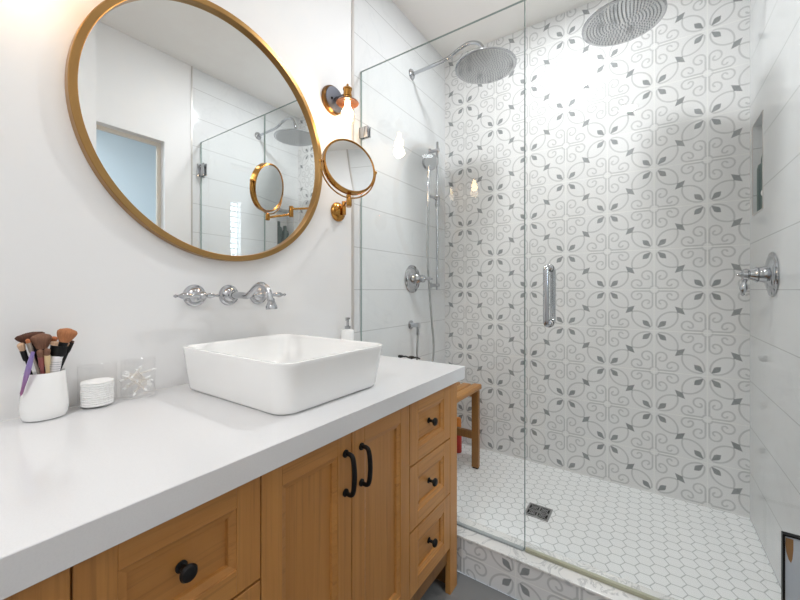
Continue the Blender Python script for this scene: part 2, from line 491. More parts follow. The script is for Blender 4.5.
MB().box(FX - 0.035, FX - 0.012, 0.141, 1.1745, 0.11, 0.164, 0.001, seg=1).build('toe_rail', M['oak_dark'], V, smooth=False)

def front(name, y0, y1, z0, z1, drawer, label=None):
    g = 0.0013; y0 += g; y1 -= g; z0 += g; z1 -= g
    st = 0.046; rl = 0.046 if not drawer else 0.043; th = 0.020
    m = MB(); x0 = FX - th; ra = 1
    m.box(x0, FX, y0, y0 + st, z0, z1, 0.0008, 0, 1).box(x0, FX, y1 - st, y1, z0, z1, 0.0008, 0, 1)
    m.box(x0, FX, y0 + st, y1 - st, z0, z0 + rl, 0.0008, ra, 1).box(x0, FX, y0 + st, y1 - st, z1 - rl, z1, 0.0008, ra, 1)
    # stepped ogee inside the frame, then the sunk panel
    def inset(a, xa, xb, mi):
        ya, yb, za, zb = y0 + st, y1 - st, z0 + rl, z1 - rl
        A = [(xa, ya, za), (xa, yb, za), (xa, yb, zb), (xa, ya, zb)]
        B = [(xb, ya + a, za + a), (xb, yb - a, za + a), (xb, yb - a, zb - a), (xb, ya + a, zb - a)]
        b = bmesh.new(); va = [b.verts.new(p) for p in A]; vb = [b.verts.new(p) for p in B]
        for k in range(4):
            f = b.faces.new((va[k], va[(k + 1) % 4], vb[(k + 1) % 4], vb[k]))
        for v in va + vb: pass
        m._join(b, mi)
    inset(0.012, FX - 0.0025, FX - 0.006, ra)
    def ring(a0, a1, xa, xb, mi):
        ya, yb, za, zb = y0 + st, y1 - st, z0 + rl, z1 - rl
        A = [(xa, ya + a0, za + a0), (xa, yb - a0, za + a0), (xa, yb - a0, zb - a0), (xa, ya + a0, zb - a0)]
        B = [(xb, ya + a1, za + a1), (xb, yb - a1, za + a1), (xb, yb - a1, zb - a1), (xb, ya + a1, zb - a1)]
        b = bmesh.new(); va = [b.verts.new(p) for p in A]; vb = [b.verts.new(p) for p in B]
        for k in range(4): b.faces.new((va[k], va[(k + 1) % 4], vb[(k + 1) % 4], vb[k]))
        m._join(b, mi)
    ring(0.012, 0.0135, FX - 0.006, FX - 0.012, ra)
    m.box(x0 + 0.003, FX - 0.012, y0 + st + 0.005, y1 - st - 0.005, z0 + rl + 0.005, z1 - rl - 0.005, 0, 1 if drawer else 0)
    o = m.build(name, [M['oak_z'], M['oak_y']], V, smooth=False)
    if label: o['label'] = label
    return o
def knob(par, y, z):
    MB().lathe([(0.009, 0.0), (0.009, 0.002), (0.005, 0.004), (0.0045, 0.014), (0.008, 0.018), (0.0125, 0.021), (0.0132, 0.024), (0.011, 0.028), (0.006, 0.030), (0, 0.0305)],
               (FX - 0.0115, y, z), (1, 0, 0), 24).build('knob', M['black'], par)
def pull(par, y, z0, z1):
    p = [(FX - 0.001, y, z1), (FX + 0.016, y, z1 + 0.001), (FX + 0.025, y, z1 - 0.009), (FX + 0.029, y, (z0 + z1) / 2), (FX + 0.025, y, z0 + 0.009), (FX + 0.016, y, z0 - 0.001), (FX - 0.001, y, z0)]
    sp = spline(p, 8); n = len(sp)
    rs = [0.0045 + 0.0016 * math.sin(PI * i / (n - 1)) for i in range(n)]
    m = MB().tube(sp, rs, 14)
    for z in (z0, z1): m.lathe([(0.009, 0), (0.009, 0.003), (0.006, 0.006)], (FX, y, z), (1, 0, 0), 20)
    m.build('pull', M['black'], par)
DZ = ((0.562, 0.757), (0.366, 0.560), (0.168, 0.364))
for y0, y1 in ((0.908, 1.1735), (0.142, 0.407)):
    for z0, z1 in DZ:
        d = front('drawer', y0, y1, z0, z1, True)
        knob(d, (y0 + y1) / 2, (z0 + z1) / 2 + 0.002)
dl = front('door', 0.407, 0.654, 0.168, 0.757, False); pull(dl, 0.631, 0.616, 0.707)
dr = front('door', 0.654, 0.908, 0.168, 0.757, False); pull(dr, 0.688, 0.615, 0.704)

ctop = MB().box(0.0, 0.587, 0.063, 1.252, ZT, 0.807, 0.0012, seg=1).build('countertop', M['quartz'], smooth=False)
tag(ctop, 'thick white quartz countertop on the oak vanity', 'countertop')

# ------------------------------------------------------------------ sink
def sink():
    R = []
    zb, zt = 0.8075, 0.930
    bx = (0.052, 0.491, 0.512, 0.862); tx = (0.045, 0.514, 0.497, 0.872)
    def L(t, ins=0.0, z=None, r=0.042):
        c = [bx[i] + (tx[i] - bx[i]) * t for i in range(4)]
        return rrect(c[0] + ins, c[1] - ins, c[2] + ins, c[3] - ins, z if z is not None else zb + (zt - zb) * t, max(r - ins * 0.5, 0.01), 8)
    R.append(L(0, 0.006, zb)); R.append(L(0, 0.001, zb + 0.004)); 
    for t in (0.08, 0.3, 0.6, 0.9, 0.965): R.append(L(t))
    R.append(L(1, 0.0015, zt - 0.001)); R.append(L(1, 0.004, zt)); R.append(L(1, 0.008, zt)); R.append(L(1, 0.0105, zt - 0.002))
    R.append(L(0.85, 0.013)); R.append(L(0.45, 0.018, None, 0.045)); R.append(L(0.25, 0.028, None, 0.06)); R.append(L(0.16, 0.045, None, 0.075))
    R.append(L(0.12, 0.075, None, 0.09)); R.append(L(0.10, 0.13, None, 0.1))
    t = thing('vessel_sink', (0.277, 0.70, zb), 'white ceramic rectangular vessel sink with flared sides on the countertop', 'sink')
    MB().loft(R).build('basin', M['ceramic'], t, angle=50)
    MB().lathe([(0.0, 0.012), (0.012, 0.011), (0.020, 0.006), (0.023, 0.0)], (0.277, 0.70, zb + 0.0125), n=28).build('drain_cap', M['chrome'], t)
sink()

# ------------------------------------------------------------------ wall faucet
FZ = 1.072
F = thing('wall_faucet', (0.0, 0.676, FZ), 'polished chrome wall mounted faucet with gooseneck spout and two lever handles', 'faucet')
def rosette(m, y, r=0.034):
    m.lathe([(r, 0.0005), (r, 0.004), (r * 0.95, 0.007), (r * 0.80, 0.009), (r * 0.74, 0.014), (r * 0.62, 0.019), (r * 0.42, 0.023), (0.012, 0.028), (0.0105, 0.040)], (0, y, FZ), (1, 0, 0), 36)
def handle(y, fl=1):
    m = MB(); rosette(m, y)
    m.lathe([(0.0105, 0.036), (0.014, 0.042), (0.0145, 0.050), (0.012, 0.056), (0.008, 0.060), (0.004, 0.064), (0, 0.065)], (0, y, FZ), (1, 0, 0), 28)
    h = m.build('handle', M['chrome'], F)
    q = MB()
    prof = [(0.0, -0.063), (0.003, -0.061), (0.0045, -0.057), (0.0025, -0.053), (0.0035, -0.050), (0.0075, -0.043), (0.0085, -0.036), (0.006, -0.024), (0.0045, -0.012), (0.006, -0.008),
            (0.006, 0.008), (0.0045, 0.012), (0.006, 0.020), (0.0075, 0.026), (0.005, 0.034), (0.0028, 0.040), (0.004, 0.046), (0.0, 0.052)]
    q.lathe([(r_ * 1.15, h_ * 1.18) for r_, h_ in prof], (0.050, y - fl * 0.008, FZ), (0, fl, 0), 24)
    q.build('lever', M['chrome'], h)
handle(0.566)
handle(0.786, -1)
m = MB(); rosette(m, 0.676, 0.034); 
m.build('spout_flange', M['chrome'], F)
path = spline([(0.030, 0.676, FZ), (0.075, 0.676, FZ), (0.105, 0.676, FZ - 0.001), (0.128, 0.676, FZ + 0.010), (0.150, 0.676, FZ + 0.026), (0.178, 0.676, FZ + 0.034), (0.206, 0.676, FZ + 0.024), (0.221, 0.676, FZ + 0.002), (0.226, 0.676, FZ - 0.018)], 7)
n = len(path)
MB().tube(path, [0.0115 - 0.0035 * min(1, i / n * 1.5) for i in range(n)], 18).lathe([(0.0095, 0.0), (0.011, 0.004), (0.010, 0.008), (0.014, 0.018), (0.0165, 0.024), (0.0165, 0.032), (0.012, 0.032)], (0.2255, 0.676, FZ - 0.008), (0.1, 0, -1), 28).build('spout', M['chrome'], F)

# ------------------------------------------------------------------ round mirror
mt = thing('round_mirror', (0.0, 0.670, 1.588), 'large round wall mirror with slim brushed gold frame above the sink', 'mirror')
R0 = 0.4045; RI = 0.386
MB().lathe([(RI, 0.001), (R0, 0.001), (R0, 0.024), (R0 - 0.0015, 0.026), (RI + 0.0015, 0.026), (RI, 0.0245)], (0, 0.670, 1.588), (1, 0, 0), 160, closed=True).build('frame', M['gold'], mt)
MB().lathe([(0, 0.003), (RI - 0.0004, 0.003), (RI - 0.0004, 0.011), (0, 0.011)], (0, 0.670, 1.588), (1, 0, 0), 160).build('mirror_glass', M['mirror'], mt, smooth=False)

# ------------------------------------------------------------------ magnifying mirror
g = thing('magnifying_mirror', (0.0, 1.191, 1.455), 'small round brass magnifying mirror on a folding wall arm below the sconce', 'mirror')
MB().lathe([(0.042, 0.0005), (0.043, 0.004), (0.041, 0.010), (0.034, 0.018), (0.022, 0.023), (0.013, 0.026), (0, 0.027)], (0, 1.187, 1.437), (1, 0, 0), 36).lathe([(0.009, -0.03), (0.0095, -0.027), (0.0095, 0.027), (0.009, 0.030)], (0.036, 1.191, 1.450), n=20).build('wall_plate', M['brass'], g)
J0 = Vector((0.036, 1.191, 1.450)); J1 = Vector((0.182, 1.062, 1.436)); J2 = Vector((0.250, 0.990, 1.412))
def bar(a, b, r): return MB().tube([a, a + (b - a) * 0.5, b], r, 14)
bar(J0 + Vector((0, 0, 0.010)), J1 + Vector((0, 0, 0.012)), 0.0048).lathe([(0.0085, -0.024), (0.0095, -0.022), (0.0095, 0.022), (0.0085, 0.024)], J1, n=20).build('arm', M['brass'], g)
bar(J1 - Vector((0, 0, 0.012)), J2 - Vector((0, 0, 0.006)), 0.0048).lathe([(0.0085, -0.018), (0.0095, -0.016), (0.0095, 0.008), (0.005, 0.012)], J2, n=20).build('arm', M['brass'], g)
PC = Vector((0.250, 0.990, 1.536)); hx = Vector((0.344, 0.939, 0)).normalized(); YR = 0.112
yk = MB().tube([PC + hx * (-YR * math.cos(a)) + Vector((0, 0, -YR * math.sin(a))) for a in [PI * k / 32 for k in range(33)]], 0.0028, 10)
yk.sphere(PC + hx * YR, 0.0065, n=14).sphere(PC - hx * YR, 0.0065, n=14)
yk.build('yoke', M['brass'], g)
nrm = Vector((0.917, -0.336, 0.187)).normalized()
RM = 0.103
MB().lathe([(RM - 0.008, -0.010), (RM - 0.004, -0.0145), (RM, -0.0125), (RM + 0.001, 0.0), (RM, 0.0125), (RM - 0.004, 0.0145), (RM - 0.008, 0.010)], PC, nrm, 72, closed=True).build('rim', M['brass'], g)
MB().lathe([(0, 0.0095), (RM - 0.007, 0.0105), (RM - 0.007, -0.0105), (0, -0.0095)], PC, nrm, 72).build('mirror_glass', M['mirror'], g)

# ------------------------------------------------------------------ sconces
def sconce(y, label, k=1.0):
    t = thing('wall_sconce', (0.0, y, 1.918), label, 'wall lamp', 'wall sconces beside the mirror')
    MB().lathe([(0.060, 0.0005), (0.062, 0.004), (0.060, 0.016), (0.054, 0.021)], (0, y, 1.918), (1, 0, 0), 48).build('back_plate', M['bronze'], t)
    MB().lathe([(0.0535, 0.0212), (0.052, 0.024), (0, 0.025)], (0, y, 1.918), (1, 0, 0), 48).sphere((0.026, y - 0.022, 1.915), 0.005, n=10, mi=1).build('plate_cover', [M['slate'], M['black']], t)
    ax = 0.095
    MB().tube([(0.02, y, 1.918), (0.05, y, 1.918), (ax - 0.012, y, 1.918)], 0.008, 14).build('arm', M['slate'], t)
    MB().lathe([(0.012, 0.0), (0.018, 0.004), (0.018, 0.012), (0.0195, 0.014), (0.0195, 0.020), (0.017, 0.022), (0.017, 0.040), (0.0195, 0.042), (0.0195, 0.048), (0.012, 0.054), (0.006, 0.058), (0.004, 0.066), (0, 0.068)], (ax, y, 1.895), n=28).build('socket', M['brass'], t)
    MB().lathe([(0.016, 0.002), (0.030, 0.001), (0.043, -0.004), (0.048, -0.010), (0.048, -0.012), (0.043, -0.0065), (0.030, -0.002), (0.016, -0.001)], (ax, y, 1.892), n=44, closed=True).build('shade', M['copper'], t)
    gl = [(0.024, -0.004), (0.026, -0.02), (0.031, -0.05), (0.033, -0.09)]
    MB().lathe(gl + [(r - 0.0018, h) for r, h in gl[::-1]], (ax, y, 1.892), n=40, closed=True).build('glass_shade', M['lampglass'], t)
    MB().lathe([(0.010, -0.002), (0.011, -0.022), (0.016, -0.034), (0.024, -0.048), (0.025, -0.060), (0.022, -0.072), (0.013, -0.080), (0, -0.082)], (ax, y, 1.892), n=28).build('bulb', M['bulb'], t)
    l = bpy.data.lights.new('bulb_light', 'POINT'); l.energy = SCONCE_POWER * k; l.color = (1.0, 0.80, 0.58); l.shadow_soft_size = 0.03
    o = bpy.data.objects.new('bulb_light', l); COL.objects.link(o); o.parent = t; o.location = (ax, 0, -0.125)
sconce(1.150, 'lit brass and dark grey wall sconce right of the round mirror, above the magnifying mirror')
sconce(0.184, 'lit brass and dark grey wall sconce left of the round mirror', 0.15)

# ------------------------------------------------------------------ brush cup
CC = Vector((0.046, 0.222, 0.8072))
cup = MB()
pr = [(0.0, 0.0), (0.030, 0.0), (0.036, 0.003), (0.0395, 0.012), (0.0405, 0.028), (0.0385, 0.055), (0.0355, 0.085), (0.0345, 0.100), (0.0335, 0.102), (0.0318, 0.100), (0.0325, 0.085), (0.0355, 0.055), (0.037, 0.030), (0.034, 0.010), (0.0, 0.007)]
cup.lathe(pr, (0, 0, 0), n=48)
co = cup.build('brush_cup', M['ceramic']); co.location = CC
tag(co, 'white glazed ceramic cup holding makeup brushes at the left end of the countertop', 'cup')

def px(u, v, d):
    t = (u - 400) / 364.7; w_ = (289.7 - v) / 364.7; c = math.cos(YAW); s = math.sin(YAW)
    return CAM + Vector((c * t - s, s * t + c, w_)) * d
# brushes: foot inside the cup, tip where it shows; each built along its own z then turned
BR = {
 'dark': bristle('dark_brown_bristle', lin(46, 26, 20), lin(110, 68, 50)),
 'brown': bristle('brown_bristle', lin(84, 54, 42), lin(150, 108, 84)),
 'copper': bristle('copper_bristle', lin(150, 84, 50), lin(206, 130, 84)),
 'orange': bristle('orange_bristle', lin(140, 84, 50), lin(190, 128, 84)),
 'tan': bristle('tan_bristle', lin(176, 140, 112), lin(224, 190, 160)),
}
HM = {'black': M['black'], 'rose': mat('rose_handle', lin(150, 84, 82), 0.3, 0.3), 'cream': mat('cream_handle', lin(222, 196, 150), 0.4),
      'silver': mat('silver_handle', lin(170, 160, 150), 0.3, 0.6), 'white': mat('white_handle', lin(232, 230, 232), 0.4)}
def brush(foot, tip, hr, fr, bw, bl, hair, handle_m, ferrule_m, flat, label, flare=1.0, face=0.0):
    foot = Vector(foot); tip = Vector(tip); ax = tip - foot; L = ax.length
    t = bpy.data.objects.new('makeup_brush', None); COL.objects.link(t); t.empty_display_size = 0.02
    t.location = foot
    q = Vector((0, 0, 1)).rotation_difference(ax.normalized())
    t.rotation_mode = 'QUATERNION'
    from mathutils import Quaternion
    t.rotation_quaternion = q @ Quaternion((0, 0, 1), face)
    tag(t, label, 'makeup brush', 'makeup brushes in the ceramic cup')
    b0 = L - bl; f0 = b0 - min(0.022, L * 0.2)
    MB().lathe([(0, 0), (hr * 0.5, 0.001), (hr * 0.8, 0.012), (hr, f0 * 0.6), (hr * 0.8, f0), (fr * 0.8, f0)], n=16).build('handle', HM[handle_m], t)
    MB().lathe([(fr * 0.85, f0 - 0.001), (fr, f0 + 0.004), (fr, b0 - 0.004), (fr * 1.05, b0)], n=18).build('ferrule', HM[ferrule_m], t)
    rings = []
    for k in range(9):
        s_ = k / 8; 
        wd = (fr + (bw - fr) * math.sin(min(1.0, s_ * 1.25) * PI / 2) * flare) * (1.0 if s_ < 0.7 else math.sqrt(max(0.02, 1 - ((s_ - 0.7) / 0.3) ** 2 * 0.95)))
        dp = wd * flat if s_ > 0.15 else wd * (1 + (flat - 1) * s_ / 0.15)
        rings.append([(wd * math.cos(2 * PI * j / 24), dp * math.sin(2 * PI * j / 24), b0 - 0.001 + bl * s_ * (1.0)) for j in range(24)])
    MB().loft(rings).build('bristles', BR[hair], t, angle=60)
    return t
def ft(dx, dy): return CC + Vector((dx, dy, 0.010))
fc = YAW + 0.75   # flat brushes turn their broad side to the room
brush(ft(0.004, 0.010), px(29, 332, 0.785), 0.003, 0.006, 0.024, 0.026, 'dark', 'black', 'black', 0.18, 'wide dark brown fan shaped makeup brush leaning left, at the back of the cup', face=fc)
brush(ft(0.000, 0.000), px(20, 342.5, 0.772), 0.003, 0.005, 0.008, 0.018, 'tan', 'black', 'black', 0.8, 'beige tipped makeup brush leaning furthest left, below the dark fan brush')
brush(ft(-0.006, 0.002), px(41, 333, 0.795), 0.004, 0.009, 0.0175, 0.034, 'brown', 'black', 'black', 0.6, 'full brown round makeup brush in the middle of the cup', face=fc)
brush(ft(-0.010, 0.006), px(54, 336, 0.82), 0.003, 0.004, 0.008, 0.014, 'copper', 'rose', 'black', 0.9, 'small copper coloured round brush just left of the orange brush')
brush(ft(-0.004, -0.010), px(69, 328, 0.82), 0.004, 0.008, 0.018, 0.032, 'orange', 'black', 'black', 0.6, 'full orange brown powder brush leaning right, topmost of the brushes', face=fc)
brush(ft(0.008, 0.002), px(40, 349, 0.785), 0.0042, 0.005, 0.0075, 0.018, 'brown', 'rose', 'rose', 0.8, 'short brown brush with a rose handle in front')
brush(ft(0.004, 0.006), px(47, 348, 0.79), 0.0042, 0.005, 0.0070, 0.016, 'brown', 'cream', 'cream', 0.8, 'short brown brush with a cream handle in front')
brush(ft(0.010, 0.010), px(27, 338.5, 0.775), 0.003, 0.004, 0.004, 0.010, 'copper', 'silver', 'silver', 0.9, 'slim copper tipped brush with a silver handle at the left')
brush(ft(0.002, -0.010), px(73, 340, 0.832), 0.0036, 0.0042, 0.0045, 0.006, 'dark', 'black', 'black', 0.8, 'thin black brush stick leaning furthest right under the orange brush')
brush(ft(-0.002, -0.004), px(61, 341, 0.818), 0.006, 0.015, 0.0185, 0.010, 'tan', 'black', 'black', 0.3, 'broad flat black brush with a strip of pale bristles at the right', face=fc)
# white tube with grey print
t = bpy.data.objects.new('cosmetic_tube', None); COL.objects.link(t)
a = ft(0.000, 0.002); b_ = px(56.5, 355.5, 0.812); ax = b_ - a
t.location = a; t.rotation_mode = 'QUATERNION'; t.rotation_quaternion = Vector((0, 0, 1)).rotation_difference(ax.normalized())
tag(t, 'slim white cosmetic tube with faint grey print among the brushes', 'cosmetic tube')
L = ax.length
MB().lathe([(0, 0), (0.008, 0.0), (0.0105, 0.004), (0.011, L - 0.004), (0.010, L), (0, L)], n=24).build('tube_body', HM['white'], t)
pm = MB()
for k in range(5): pm.lathe([(0.0111, L - 0.012 - k * 0.005), (0.0113, L - 0.012 - k * 0.005), (0.0113, L - 0.0135 - k * 0.005), (0.0111, L - 0.0135 - k * 0.005)], n=24, closed=True)
pm.build('printed_band', mat('grey_print', lin(180, 180, 184), 0.5), t)
# purple to pink spatula resting on the rim, hanging outside
sp = MB()
A = px(33, 352, 0.760); B = px(20.5, 397, 0.765)
N = 12; pts = []; rr = []
for k in range(N + 1):
    s_ = k / N; pts.append(A + (B - A) * s_); rr.append(0.0028 + 0.0020 * math.sin(PI * min(1, s_ * 1.3)) - (0.003 if k == N else 0))
spm = mat('purple_pink_plastic', rough=0.3); nt = spm.node_tree; vec, xx, yy, zz = coords(nt)
nt.links.new(mixc(nt, (zz * 12.0 + 0.75).clamp(), lin(160, 92, 122), lin(140, 122, 180)), nt.nodes['Principled BSDF'].inputs['Base Color'])
so = sp.tube(pts, rr, 14).build('spatula', spm, loc=(A + B) / 2)
tag(so, 'purple and pink cosmetic spatula hanging over the front of the brush cup', 'spatula')

# ------------------------------------------------------------------ glass jars
def jar(c, label, ht=0.100):
    t = thing('glass_jar', c, label, 'jar', 'lidded glass jars on the countertop')
    r = 0.0385
    pr = [(0, 0.0), (r - 0.004, 0.0), (r, 0.004), (r, ht), (r - 0.002, ht), (r - 0.002, 0.006), (r - 0.005, 0.005), (0, 0.005)]
    MB().lathe(pr, c, n=44).build('jar_body', M['jar'], t)
    MB().lathe([(0, ht - 0.006), (r - 0.0035, ht - 0.006), (r - 0.0035, ht + 0.0005), (r + 0.0005, ht + 0.0005), (r + 0.0005, ht + 0.006), (r - 0.002, ht + 0.009), (0, ht + 0.009)], c, n=44).build('lid', M['jar'], t)
    return t
C1 = Vector((0.044, 0.316, 0.8072)); C2 = Vector((0.044, 0.402, 0.8072))
jar(C1, 'round clear glass jar filled with cotton rounds, beside the brush cup')
jar(C2, 'round clear glass jar holding cotton buds, nearer the sink')
random.seed(4)
for k in range(11):
    m = MB().lathe([(0, 0), (0.030, 0), (0.032, 0.0018), (0.032, 0.0032), (0.030, 0.005), (0, 0.005)], n=32)
    o = m.build('cotton_round', M['cotton']); o.location = C1 + Vector((random.uniform(-.0008, .0008), random.uniform(-.0008, .0008), 0.0055 + k * 0.0052))
    tag(o, 'white cotton round in the stack inside the glass jar beside the brush cup', 'cotton round', 'cotton rounds in the jar')
bud = None
for k in range(14):
    if bud is None:
        bud = bpy.data.objects.new('cotton_bud', None); COL.objects.link(bud); bud.empty_display_size = 0.01
        MB().tube([(0, 0, -0.030), (0, 0, 0), (0, 0, 0.030)], 0.0012, 8).build('stick', M['cotton_stick'], bud)
        for s_ in (-1, 1): MB().sphere((0, 0, s_ * 0.030), 0.0028, sc=(1, 1, 2.2), n=10).build('cotton_tip', M['cotton'], bud)
        tag(bud, 'white cotton bud lying criss-cross in the glass jar nearer the sink', 'cotton bud', 'cotton buds in the jar')
        b = bud
    else: b = copy_tree(bud)
    b.location = C2 + Vector((random.uniform(-.006, .006), random.uniform(-.006, .006), 0.026 + 0.0032 * k))
    b.rotation_euler = (math.radians(random.choice((-1, 1)) * random.uniform(58, 80)), 0, random.uniform(0, PI))

# ------------------------------------------------------------------ soap dispenser
sc_ = (0.050, 1.200, 0.8072)
t = thing('soap_dispenser', sc_, 'white soap dispenser with chrome pump behind the sink, near the shower glass', 'soap dispenser')
MB().lathe([(0, 0), (0.027, 0), (0.029, 0.004), (0.029, 0.100), (0.027, 0.107), (0.014, 0.110), (0, 0.110)], sc_, n=36).build('bottle', M['ceramic'], t)
px_, py_, pz_ = sc_
MB().lathe([(0.013, 0.110), (0.013, 0.122), (0.006, 0.124), (0.005, 0.150), (0.010, 0.152), (0.010, 0.160), (0, 0.162)], sc_, n=24).tube([(px_, py_, pz_ + 0.156), (px_ + 0.012, py_ - 0.018, pz_ + 0.157), (px_ + 0.020, py_ - 0.032, pz_ + 0.152)], 0.0038, 10).build('pump', M['chrome'], t)

# ------------------------------------------------------------------ shower glass
JX = 0.778; GT = 2.142; GB = 0.146
def pane(x0, x1, name, par):
    m = MB().box(x0, x1, GY - 0.005, GY + 0.005, GB, GT)
    for f in m.bm.faces:
        if abs(f.normal.y) < 0.5: f.material_index = 1
    return m.build(name, [M['glass'], M['glass_edge']], par, smooth=False)
gp = thing('shower_glass_panel', (0.39, GY, CT), 'fixed clear frameless glass shower panel between tiled wall and door', 'glass panel')
pane(0.003, JX - 0.001, 'glass_pane', gp)
MB().box(0.003, JX - 0.004, GY - 0.008, GY + 0.008, CT, CT + 0.008, 0.002).build('bottom_bead', M['greybead'], gp)
for z in (1.842, 0.45):
    m = MB().box(0.0005, 0.052, GY - 0.013, GY - 0.005, z - 0.026, z + 0.026, 0.002).box(0.0005, 0.052, GY + 0.005, GY + 0.013, z - 0.026, z + 0.026, 0.002)
    m.box(0.0005, 0.005, GY - 0.013, GY + 0.013, z - 0.026, z + 0.026)
    m.build('wall_clamp', M['chrome'], gp)
gd = thing('shower_door', (1.15, GY, CT), 'clear frameless hinged glass shower door with vertical chrome pull', 'shower door')
pane(JX + 0.001, RX - 0.006, 'glass_pane', gd)
for z in (1.94, 0.38):
    m = MB().box(RX - 0.062, RX - 0.0005, GY - 0.014, GY - 0.005, z - 0.045, z + 0.045, 0.003).box(RX - 0.062, RX - 0.0005, GY + 0.005, GY + 0.014, z - 0.045, z + 0.045, 0.003)
    m.box(RX - 0.006, RX - 0.0005, GY - 0.028, GY + 0.028, z - 0.045, z + 0.045, 0.002)
    m.build('hinge', M['chrome'], gd)
for s_ in (-1, 1):
    y0 = GY + s_ * 0.006; y1 = GY + s_ * 0.052; hxp = 0.863; za, zb = 0.972, 1.166
    p = [(hxp, y0, zb)] + [(hxp, y1 - s_ * 0.014 + s_ * 0.014 * math.sin(a), zb - 0.0 - 0.014 + 0.014 * math.cos(a)) for a in [PI / 2 * k / 6 for k in range(7)]]
    p += [(hxp, y1, (za + zb) / 2)] + [(hxp, y1 - s_ * 0.014 + s_ * 0.014 * math.cos(a), za + 0.014 - 0.014 * math.sin(a)) for a in [PI / 2 * k / 6 for k in range(7)]] + [(hxp, y0, za)]
    m = MB().tube(p, 0.0098, 18)
    for z in (za, zb): m.lathe([(0.0135, 0), (0.0135, 0.004), (0.0105, 0.006)], (hxp, GY + s_ * 0.0055, z), (0, s_, 0), 24)
    m.build('pull', M['chrome'], gd)
MB().box(JX + 0.003, RX - 0.006, GY - 0.007, GY + 0.007, CT + 0.001, CT + 0.014, 0.002).box(JX + 0.003, RX - 0.006, GY + 0.007, GY + 0.020, CT + 0.001, CT + 0.004).build('door_sweep', M['seal'], gd)

# ------------------------------------------------------------------ rain shower heads
def rain_head(hc, wall_x, arm_pts, label):
    t = thing('rain_shower_head', (hc[0], hc[1], hc[2]), label, 'shower head')
    R = 0.155
    MB().lathe([(0.0, -0.003), (R - 0.006, -0.003), (R - 0.001, -0.001), (R, 0.003), (R - 0.004, 0.007), (0.05, 0.011), (0.022, 0.022), (0.018, 0.034), (0, 0.036)], hc, n=80).build('head', M['chrome'], t)
    nz = MB()
    k = 0
    nz.lathe([(0, -0.0034), (R - 0.008, -0.0034), (R - 0.008, -0.0030), (0, -0.0030)], hc, n=80)
    nf = nz.build('nozzle_face', M['chrome_dull'], t)
    nn = MB()
    for ri in range(1, 12):
        r = ri * 0.0122; cnt = int(2 * PI * r / 0.014)
        for j in range(cnt):
            a = 2 * PI * j / cnt + ri * 0.3
            nn.lathe([(0.0028, -0.0034), (0.0018, -0.0065)], (hc[0] + r * math.cos(a), hc[1] + r * math.sin(a), hc[2]), n=6)
    nn.build('nozzles', mat('rubber_nozzle', lin(150, 153, 155), 0.6), t, smooth=False)['kind'] = 'stuff'
    MB().tube(spline(arm_pts, 8), 0.0095, 16).build('arm', M['chrome'], t)
    s_ = 1 if wall_x < 0.5 else -1
    MB().lathe([(0.030, 0.0005), (0.030, 0.004), (0.026, 0.009), (0.014, 0.013), (0.0115, 0.020)], (wall_x, arm_pts[0][1], arm_pts[0][2]), (s_, 0, 0), 36).build('flange', M['chrome'], t)
hz = 2.237
rain_head((0.453, 1.80, hz), 0.0, [(0.002, 1.80, 2.350), (0.12, 1.80, 2.352), (0.235, 1.80, 2.360), (0.305, 1.80, 2.385), (0.365, 1.80, 2.395), (0.420, 1.80, 2.370), (0.447, 1.80, 2.320), (0.453, 1.80, hz + 0.03)],
          'round chrome rain shower head on a curved arm from the left wall')
hz = 2.224
rain_head((1.056, 1.81, hz), RX, [(RX - 0.002, 1.81, 2.350), (1.40, 1.81, 2.352), (1.28, 1.81, 2.360), (1.21, 1.81, 2.385), (1.145, 1.81, 2.395), (1.088, 1.81, 2.370), (1.058, 1.81, 2.310), (1.056, 1.81, hz + 0.03)],
          'round chrome rain shower head on the right, cut by the top of the picture')

# ------------------------------------------------------------------ shower valves
def valve(x, y, z, s_, label, lever):
    t = thing('shower_valve', (x, y, z), label, 'shower valve')
    MB().lathe([(0.080, 0.0005), (0.082, 0.003), (0.080, 0.006), (0.066, 0.008), (0.062, 0.012), (0.050, 0.016), (0.032, 0.020), (0.028, 0.030), (0.026, 0.040)], (x, y, z), (s_, 0, 0), 56).build('escutcheon', M['chrome'], t)
    MB().lathe([(0.026, 0.038), (0.030, 0.044), (0.024, 0.052), (0.019, 0.062), (0.023, 0.070), (0.021, 0.080), (0.010, 0.086), (0.006, 0.092), (0.004, 0.098), (0, 0.1)], (x, y, z), (s_, 0, 0), 32).build('hub', M['chrome'], t)
    m = MB()
    d = Vector(lever).normalized(); c = Vector((x + s_ * 0.074, y, z))
    m.lathe([(0.010, 0.008), (0.009, 0.022), (0.0065, 0.030), (0.011, 0.044), (0.012, 0.054), (0.008, 0.064), (0.0045, 0.070), (0.0065, 0.075), (0, 0.081)], c, d, 24)
    m.build('lever', M['chrome'], t)
valve(0.0, 1.807, 1.153, 1, 'round chrome shower valve on the left tiled wall beside the slide bar', (0.25, 0.95, 0.02))
valve(RX, 1.856, 1.146, -1, 'round chrome shower valve with hanging lever on the right tiled wall', (-0.1, -0.05, -1))

